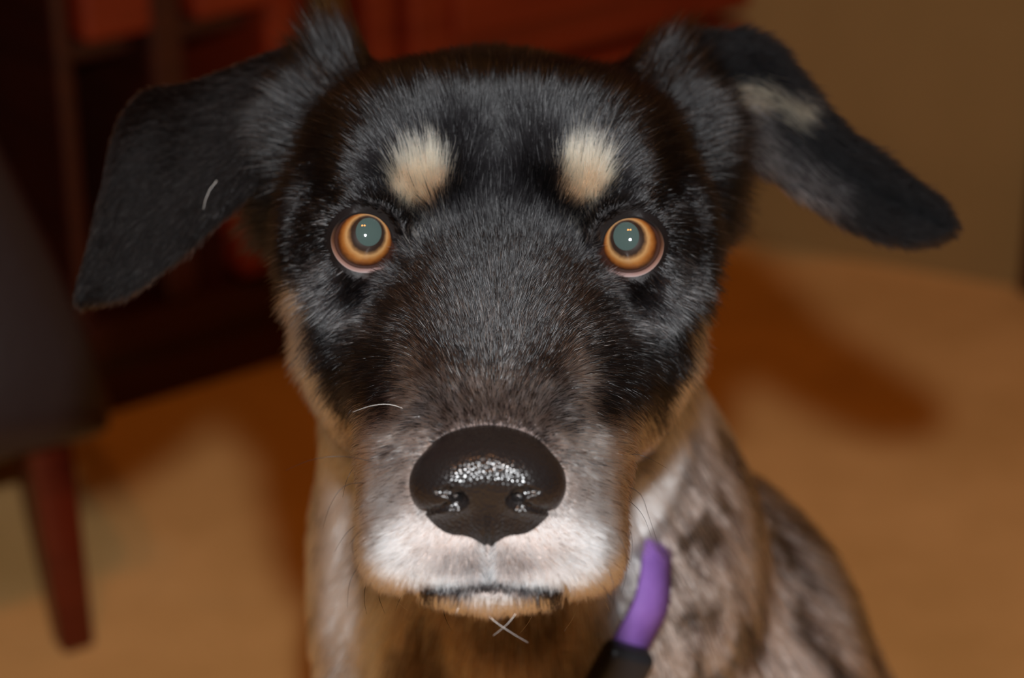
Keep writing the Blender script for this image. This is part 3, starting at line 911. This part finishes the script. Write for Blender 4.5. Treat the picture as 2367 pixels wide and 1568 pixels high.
m_wb = principled('dark_whisker', (0.012, 0.009, 0.009), 0.35, 0.4)
m_ww = principled('white_whisker', (0.62, 0.60, 0.57), 0.4, 0.4)
W = [('b', (880, 1072), (800, 1056), (725, 1062), (660, 1088)), ('b', (862, 1117), (800, 1122), (765, 1165), (746, 1222)), ('b', (850, 1200), (812, 1222), (790, 1248), (772, 1278)), ('b', (858, 1215), (822, 1238), (814, 1265), (820, 1292)),
     ('b', (852, 1295), (820, 1322), (806, 1360), (803, 1405)), ('b', (838, 1060), (815, 1085), (800, 1115), (792, 1150)), ('w', (948, 952), (905, 936), (860, 938), (815, 953)), ('b', (860, 1330), (845, 1355), (842, 1390), (848, 1420)),
     ('b', (1425, 1118), (1478, 1140), (1500, 1195), (1520, 1255)), ('b', (1430, 1140), (1470, 1172), (1490, 1200), (1505, 1240)), ('b', (1430, 1058), (1465, 1050), (1500, 1060), (1540, 1082)), ('b', (1425, 1190), (1455, 1225), (1462, 1262), (1458, 1300)),
     ('b', (1420, 1250), (1445, 1290), (1447, 1330), (1435, 1375)), ('b', (1390, 1290), (1412, 1330), (1420, 1375), (1412, 1425)), ('b', (1370, 1330), (1400, 1365), (1410, 1395), (1408, 1430)), ('b', (1405, 1210), (1430, 1240), (1446, 1275), (1450, 1310)),
     ('w', (898, 1345), (910, 1372), (920, 1392), (942, 1412)), ('b', (935, 1360), (928, 1378), (920, 1395), (914, 1412)), ('b', (1022, 1392), (1026, 1418), (1034, 1440), (1044, 1458)), ('w', (1062, 1392), (1060, 1405), (1056, 1416), (1054, 1424)),
     ('w', (1105, 1398), (1140, 1434), (1180, 1462), (1220, 1486)), ('b', (1178, 1398), (1165, 1420), (1152, 1440), (1140, 1456)), ('w', (1206, 1396), (1190, 1422), (1170, 1446), (1140, 1470)), ('w', (1242, 1396), (1232, 1420), (1220, 1442), (1202, 1464)),
     ('w', (1332, 1374), (1332, 1404), (1324, 1430), (1304, 1460)), ('w', (1372, 1360), (1392, 1380), (1402, 1398), (1410, 1416)), ('b', (880, 1355), (876, 1380), (882, 1400), (890, 1420))]
U0 = np.array([w[1] for w in W], float)
S0 = march(dog_sdf, U0[:, 0], U0[:, 1])
for w, p0 in zip(W, S0):
    z0 = p0[2] if p0[2] > -2 else 2.0
    pts = np.array([pt(*w[1], z0 - 0.1), pt(*w[2], z0 + 0.25), pt(*w[3], z0 + 0.3), pt(*w[4], z0 + 0.1)])
    T = np.linspace(0, 1, 12); o = []
    for t in T:
        x = t * 3; j = min(int(x), 2); f_ = x - j
        q = [pts[max(j - 1, 0)], pts[j], pts[j + 1], pts[min(j + 2, 3)]]
        o.append(0.5 * (2 * q[1] + (q[2] - q[0]) * f_ + (2 * q[0] - 5 * q[1] + 4 * q[2] - q[3]) * f_ ** 2 + (-q[0] + 3 * q[1] - 3 * q[2] + q[3]) * f_ ** 3))
    wo = tube('whisker', o, 0.0085 if w[0] == 'b' else 0.006, 0.002, m_wb if w[0] == 'b' else m_ww, dog)
    if w[0] == 'w': wo['label'] = 'white whisker'

ez_ = np.array([pt(501, 418, -4.55), pt(484, 440, -4.35), pt(475, 462, -4.3), pt(470, 484, -4.4)])
sh = tube('stray_hair', ez_, 0.007, 0.003, m_ww, dog); sh['label'] = 'single white hair lying on the drooping ear'

# ------------------------------------------------------------------ collar
m_purple = principled('purple_webbing', (0.13, 0.055, 0.24), 0.7, 0.3, noise=(60, (0.20, 0.09, 0.33), (1, 1, 1)), bump=(700, 0.5, 0.0006, 'noise'))
m_blackp = principled('black_plastic', (0.012, 0.012, 0.014), 0.4, 0.4)
q0, q2 = march(body_sdf, [1512, 1380], [1290, 1552])
back = np.array([0.05, 0.35, -1.0])
pn = np.cross(q0 - q2, back); pn /= np.linalg.norm(pn)
ctr = (q0 + q2) / 2 + back * 4.5; q1 = (q0 + q2) / 2
e1 = q1 - ctr; e1 -= pn * e1.dot(pn); e1 /= np.linalg.norm(e1); e2 = np.cross(pn, e1)
ns = 96; rows = []
ctr2 = ctr + pn * pn.dot(q1 - ctr)
ringp = []
for j in range(ns):
    th = 2 * math.pi * j / ns
    d = e1 * math.cos(th) + e2 * math.sin(th)
    r = 16.0
    for _ in range(60):
        r -= 0.7 * float(body_sdf((ctr2 + d * r)[None])[0])
    ringp.append(ctr2 + d * r)
ringp = np.array(ringp)
bn = normals(body_sdf, ringp, 0.3)
bw = pn - bn * (bn @ pn)[:, None]; bw /= np.linalg.norm(bw, axis=1, keepdims=True)
CW = 0.58
ru, rv = px(ringp)
lift = -0.14 + 0.86 * sstep(1235, 1400, rv) * (ringp[:, 2] > -20)       # the fur covers the upper part
lift = lift[:, None]
thk = 0.06 + 0.16 * (lift + 0.14)
prof = [(-CW, lift), (-CW, lift + thk), (0, lift + thk * 1.3), (CW, lift + thk), (CW, lift), (0, lift)]
V = np.stack([ringp + bw * a + bn * b for a, b in prof])
collar = tag(empty('dog_collar', to_world(ringp.mean(0))), 'purple woven collar strap with black buckle around the dog\'s neck', 'collar')
V2 = V.transpose(1, 0, 2).reshape(-1, 3); nP = len(prof)
F = []
for j in range(ns):
    for i in range(nP):
        F.append((j * nP + i, j * nP + (i + 1) % nP, ((j + 1) % ns) * nP + (i + 1) % nP, ((j + 1) % ns) * nP + i))
mesh('strap', to_world(V2), F, m_purple, collar)
# buckle: rounded block on the strap near its lowest visible point
jb = int(np.argmin(((ringp - q2) ** 2).sum(1)))
bc = ringp[jb] + bn[jb] * (0.75 + 0.3); tb = np.cross(bn[jb], bw[jb])
V = []
for a, b, c in [(i, j, k) for i in (-1, 1) for j in (-1, 1) for k in (-1, 1)]:
    V.append(bc + tb * a * 1.5 + bw[jb] * b * 0.78 + bn[jb] * c * 0.4)
bk_ = mesh('buckle', to_world(V), [(0, 1, 3, 2), (4, 6, 7, 5), (0, 4, 5, 1), (2, 3, 7, 6), (0, 2, 6, 4), (1, 5, 7, 3)], m_blackp, collar)
bv = bk_.modifiers.new('b', 'BEVEL'); bv.width = 0.003; bv.segments = 3

# ------------------------------------------------------------------ the room
def quad(name, pts, mat):
    o = mesh(name, pts, [(0, 1, 2, 3)], mat, None, False)
    o['kind'] = 'structure'
    return o

def floor_material():
    m, t, out = nt('tan_carpet')
    b = t.nodes.new('ShaderNodeBsdfPrincipled'); b.inputs['Roughness'].default_value = 0.85; b.inputs['Specular IOR Level'].default_value = 0.15
    tc = t.nodes.new('ShaderNodeTexCoord')
    n = t.nodes.new('ShaderNodeTexNoise'); n.inputs['Scale'].default_value = 7.0; n.inputs['Detail'].default_value = 4; n.inputs['Roughness'].default_value = 0.6
    r = t.nodes.new('ShaderNodeValToRGB'); e = r.color_ramp.elements
    e[0].position = 0.30; e[0].color = (0.62, 0.345, 0.115, 1); e[1].position = 0.70; e[1].color = (0.82, 0.475, 0.18, 1)
    n2 = t.nodes.new('ShaderNodeTexNoise'); n2.inputs['Scale'].default_value = 3.4; n2.inputs['Detail'].default_value = 2
    r2 = t.nodes.new('ShaderNodeValToRGB'); e = r2.color_ramp.elements
    e[0].position = 0.60; e[0].color = (0, 0, 0, 1); e[1].position = 0.72; e[1].color = (1, 1, 1, 1)
    mx = t.nodes.new('ShaderNodeMix'); mx.data_type = 'RGBA'
    mx.inputs[7].default_value = (0.36, 0.36, 0.20, 1)
    t.links.new(tc.outputs['Object'], n.inputs[0]); t.links.new(tc.outputs['Object'], n2.inputs[0])
    t.links.new(n.outputs[0], r.inputs[0]); t.links.new(n2.outputs[0], r2.inputs[0])
    t.links.new(r2.outputs[0], mx.inputs[0]); t.links.new(r.outputs[0], mx.inputs[6]); t.links.new(mx.outputs[2], b.inputs['Base Color'])
    n3 = t.nodes.new('ShaderNodeTexNoise'); n3.inputs['Scale'].default_value = 400
    bp = t.nodes.new('ShaderNodeBump'); bp.inputs['Strength'].default_value = 0.5; bp.inputs['Distance'].default_value = 0.003
    t.links.new(tc.outputs['Object'], n3.inputs[0]); t.links.new(n3.outputs[0], bp.inputs['Height']); t.links.new(bp.outputs[0], b.inputs['Normal'])
    t.links.new(b.outputs[0], out.inputs[0])
    return m

m_floor = floor_material()
fo = mesh('floor', [(-3, -2, 0), (3, -2, 0), (3, 4, 0), (-3, 4, 0)], [(0, 1, 2, 3)], m_floor, None, False); fo['kind'] = 'structure'

# walls: one behind the cabinet, one on the right meeting it in a corner
cabL = floor_pt(270, 985); cabR = floor_pt(1765, 520)
cdir = (cabR - cabL).normalized(); cnor = Vector((cdir.y, -cdir.x, 0))     # towards the room
if cnor.dot(Vector((0, -1, 0))) < 0: cnor = -cnor
CD = 0.42                                                                  # cabinet depth
w1 = floor_pt(1800, 572); w2 = floor_pt(2367, 668); wdir = (w2 - w1).normalized()
m_wall = principled('tan_wall_paint', (0.25, 0.155, 0.055), 0.8, 0.2, noise=(6, (0.30, 0.185, 0.068), (1, 1, 1)), bump=(160, 0.3, 0.002, 'noise'))
H = 2.5
# intersection of the line behind the cabinet with the right wall's line
pb = cabL - cnor * (CD + 0.02)
den = cdir.x * wdir.y - cdir.y * wdir.x
tt = ((w1.x - pb.x) * wdir.y - (w1.y - pb.y) * wdir.x) / den
corner = pb + cdir * tt
a = corner - cdir * 3.6; b = w2 + wdir * 2.2
def wall(name, p, q, th):
    n = (q - p).normalized(); n = Vector((-n.y, n.x, 0))
    if n.y < 0: n = -n
    V = [p, q, q + n * th, p + n * th]; V = [Vector((x.x, x.y, z)) for z in (0, H) for x in V]
    o = mesh(name, [tuple(x) for x in V], [(0, 1, 5, 4), (1, 2, 6, 5), (2, 3, 7, 6), (3, 0, 4, 7), (4, 5, 6, 7), (0, 3, 2, 1)], m_wall, None, False)
    o['kind'] = 'structure'
wall('wall_back', a, corner, 0.1)
wall('wall_right', corner, b, 0.1)

# ---- boxes along a frame
def obox(name, o, ex, ey, ez, x0, x1, y0, y1, z0, z1, mat, parent, bev=0.004):
    V = [o + ex * x + ey * y + ez * z for x in (x0, x1) for y in (y0, y1) for z in (z0, z1)]
    ob = mesh(name, [tuple(v) for v in V], [(0, 1, 3, 2), (4, 6, 7, 5), (0, 4, 5, 1), (2, 3, 7, 6), (0, 2, 6, 4), (1, 5, 7, 3)], mat, parent, False)
    if bev:
        m = ob.modifiers.new('b', 'BEVEL'); m.width = bev; m.segments = 2
    return ob

EZ = Vector((0, 0, 1))
def wood(name, c1, c2, rough=0.35):
    return principled(name, c1, rough, 0.4, 0.15, noise=(9, c2, (1, 1, 12)))
m_mah = wood('mahogany', (0.15, 0.014, 0.003), (0.21, 0.023, 0.005))
m_leg = wood('leg_mahogany', (0.085, 0.008, 0.002), (0.11, 0.012, 0.003))
m_mahd = wood('dark_mahogany', (0.030, 0.006, 0.003), (0.045, 0.008, 0.003))
m_brass = principled('aged_brass', (0.22, 0.15, 0.05), 0.4, 0.5)
m_brass.node_tree.nodes['Principled BSDF'].inputs['Metallic'].default_value = 0.9

def cab_u(u, v):              # (along, height) on the cabinet's front plane at pixel (u, v)
    dr = cR * ((u - 1183.5) / FPX) + cU * ((784 - v) / FPX) - cB
    o = Vector((0, 0, CAM_H))
    t = (cabL - o).dot(cnor) / dr.dot(cnor)
    p = o + dr * t
    return (p - cabL).dot(cdir), p.z

cab = tag(empty('sideboard', tuple(cabL + cdir * 0.3)), 'long dark red mahogany sideboard with drawers, against the wall behind the dog\'s head', 'sideboard')
ey = -cnor                    # into the cabinet
LEN_R = (cabR - cabL).length; x_l = -0.02
obox('plinth', cabL, cdir, ey, EZ, x_l + 0.01, LEN_R - 0.01, 0.015, CD, 0, 0.05, m_mahd, cab)
obox('bottom_board', cabL, cdir, ey, EZ, x_l, LEN_R, 0, CD, 0.05, 0.075, m_mahd, cab)
obox('back_panel', cabL, cdir, ey, EZ, x_l, LEN_R, CD - 0.02, CD, 0.075, 0.80, m_mahd, cab)
obox('top', cabL, cdir, ey, EZ, x_l - 0.02, LEN_R + 0.01, -0.02, CD, 0.80, 0.83, m_mah, cab)
cuts = [x_l, cab_u(385, 60)[0], cab_u(655, 60)[0], cab_u(745, 60)[0], cab_u(885, 60)[0], LEN_R]
for k, x in enumerate(cuts):
    obox('side_panel', cabL, cdir, ey, EZ, max(x - 0.012, x_l), min(x + 0.012, LEN_R), 0, CD - 0.02, 0.075, 0.80, m_mahd if k < 2 else m_mah, cab)
# drawers and doors
def front(name, x0, x1, z0, z1, mat, handle=True, n=1):
    d = obox(name, cabL, cdir, ey, EZ, x0, x1, -0.012, 0.014, z0, z1, mat, cab, 0.005)
    if x1 - x0 > 0.12:
        obox('raised_panel', cabL, cdir, ey, EZ, x0 + 0.03, x1 - 0.03, -0.020, -0.012, z0 + 0.03, z1 - 0.03, mat, d, 0.006)
    if handle:
        xc = (x0 + x1) / 2; zc = (z0 + z1) / 2
        obox('handle', cabL, cdir, ey, EZ, xc - 0.011, xc + 0.011, -0.036, -0.02, zc - 0.011, zc + 0.011, m_brass, d, 0.004)
zt = cab_u(300, 70)[1]
for i in (0, 1):                          # drawers over an open bay
    obox('shelf', cabL, cdir, ey, EZ, cuts[i] + 0.012, cuts[i + 1] - 0.012, 0.02, CD - 0.02, zt - 0.022, zt - 0.006, m_mahd, cab)
    for z in (zt, zt + 0.158):
        front('drawer', cuts[i] + 0.014, cuts[i + 1] - 0.014, z, z + 0.15, m_mah)
front('drawer', (cuts[1] * 0.55 + cuts[2] * 0.45), cuts[2] - 0.014, 0.082, 0.082 + 0.075, m_mah)
for i in (2, 4):
    x0, x1 = cuts[i] + 0.014, cuts[i + 1] - 0.014
    z = 0.082
    for k, h in enumerate([0.10, 0.16, 0.19, 0.23]):
        front('drawer', x0, x1, z, z + h - 0.008, m_mah)
        z += h
obox('shelf', cabL, cdir, ey, EZ, cuts[3] + 0.012, cuts[4] - 0.012, 0.03, CD - 0.02, 0.40, 0.42, m_mah, cab)

# ---- bookcase set back on the left of the sideboard
bo = cabL - cnor * 0.29
bkc = tag(empty('bookcase', tuple(bo - cdir * 0.35 - cnor * 0.06)), 'shallow red mahogany bookcase with dark bays at the upper left, beyond the armchair', 'bookcase')
def bk_u(u, v):
    dr = cR * ((u - 1183.5) / FPX) + cU * ((784 - v) / FPX) - cB
    o = Vector((0, 0, CAM_H)); p = o + dr * ((bo - o).dot(cnor) / dr.dot(cnor))
    return (p - bo).dot(cdir), p.z
xb = [-0.80, -0.50, bk_u(45, 60)[0], bk_u(92, 60)[0], bk_u(200, 60)[0], x_l - 0.02]
obox('back_panel', bo, cdir, ey, EZ, xb[0], xb[-1], 0.11, 0.125, 0, 1.2, m_mahd, bkc)
obox('plinth', bo, cdir, ey, EZ, xb[0], xb[-1], 0.004, 0.11, 0, 0.06, m_mahd, bkc)
obox('top', bo, cdir, ey, EZ, xb[0] - 0.01, xb[-1], -0.01, 0.125, 1.2, 1.22, m_mah, bkc)
for k, x in enumerate((xb[0], xb[1], xb[4], xb[5])):
    obox('side_panel', bo, cdir, ey, EZ, x - 0.01, x + 0.01, 0, 0.11, 0.06, 1.2, m_mahd, bkc)
obox('side_panel', bo, cdir, ey, EZ, xb[1] + 0.03, xb[2], 0, 0.11, 0.06, 1.2, m_mah, bkc)
z = bk_u(120, 90)[1]
obox('shelf', bo, cdir, ey, EZ, xb[2], xb[4] - 0.01, 0.0, 0.11, z, z + 0.07, m_mah, bkc)
for z in (0.45, 0.72, 0.98):
    obox('shelf', bo, cdir, ey, EZ, xb[1] + 0.01, xb[4] - 0.01, 0.004, 0.11, z, z + 0.018, m_mah, bkc)
for z in (0.3, 0.6, 0.9):
    obox('shelf', bo, cdir, ey, EZ, xb[0] + 0.01, xb[1] - 0.01, 0.004, 0.11, z, z + 0.018, m_mah, bkc)

# ---- door casing at the right edge
tr = floor_pt(2349, 682)
o = obox('trim_1', tr, wdir, Vector((-wdir.y, wdir.x, 0)) * (1 if wdir.x > 0 else -1), EZ, 0, 0.09, -0.0, 0.03, 0, 2.1, m_mahd, None, 0.004)
o['kind'] = 'structure'

# ---- leather armchair on the left
m_leather = principled('dark_leather', (0.022, 0.014, 0.014), 0.42, 0.5, 0.1, bump=(260, 0.3, 0.002, 'noise'))
chair = None
foot = floor_pt(172, 1490)
CA = math.radians(-60)
X_, Y_ = Vector((math.cos(CA), math.sin(CA), 0)), Vector((-math.sin(CA), math.cos(CA), 0))
chair = tag(empty('armchair', tuple(foot)), 'dark brown leather armchair on short red wooden legs at the left edge', 'armchair')
def loft(name, rings, mat, parent, sub=2):
    n = len(rings[0]); V = [tuple(p) for r in rings for p in r]
    F = [tuple(q) for q in grid_faces(len(rings), n, True)]
    F.append(tuple(range(n))[::-1]); F.append(tuple(range((len(rings) - 1) * n, len(rings) * n)))
    ob = mesh(name, V, F, mat, parent)
    if sub:
        m = ob.modifiers.new('s', 'SUBSURF'); m.levels = 1; m.render_levels = sub
    return ob
def leg(cx, cy, lean):
    rings = []
    for z, r in ((0.0, 0.0085), (0.004, 0.0095), (0.06, 0.011), (0.118, 0.0125), (0.125, 0.0125)):
        o_ = foot + X_ * (cx + lean * z) + Y_ * cy + Vector((0, 0, z))
        rings.append([o_ + X_ * (a * r) + Y_ * (b * r) for a, b in ((-1, -1), (1, -1), (1, 1), (-1, 1))])
    ob = loft('leg', rings, m_leg, chair, 0)
    b = ob.modifiers.new('b', 'BEVEL'); b.width = 0.003; b.segments = 2
leg(0, 0, -0.16); leg(-0.34, 0, 0.16); leg(0, -0.46, -0.16); leg(-0.34, -0.46, 0.16)
# seat body: outer side flares downwards
def arm_ring(y, ins, x0, top):
    prof = [(0.030, 0.120), (0.035, 0.16), (0.018, 0.22), (-0.006, 0.30), (-0.030, 0.40), (-0.050, top), (-0.065, top + 0.012), (-0.080, top), (-0.085, 0.30), (-0.085, 0.125)]
    return [Vector((x0 + a - (ins if a > -0.065 else -ins), y, max(z - ins, 0.122))) for a, z in prof]
for side in (0, 1):
    rs = []
    for y, ins in ((-0.50, 0.03), (-0.49, 0.006), (-0.45, 0), (-0.25, 0), (0.0, 0), (0.025, 0.006), (0.035, 0.03)):
        r = arm_ring(y, ins, 0, 0.52)
        if side: r = [Vector((2 * -0.17 - p.x, p.y, p.z)) for p in r][::-1]
        r = [foot + X_ * p.x + Y_ * p.y + EZ * p.z - Vector((0.34 * max(p.z - 0.17, 0), 0, 0)) for p in r]
        rs.append(r)
    loft('arm', rs, m_leather, chair, 1)
fo_ = foot - X_ * 0.17 - Y_ * 0.46
obox('seat_frame', fo_, X_, Y_, EZ, -0.08, 0.08, 0.0, 0.48, 0.12, 0.27, m_leather, chair, 0.02)
obox('seat_cushion', fo_, X_, Y_, EZ, -0.075, 0.075, -0.02, 0.36, 0.27, 0.40, m_leather, chair, 0.03)
obox('backrest', fo_, X_, Y_, EZ, -0.13, 0.075, 0.36, 0.46, 0.27, 0.80, m_leather, chair, 0.04)
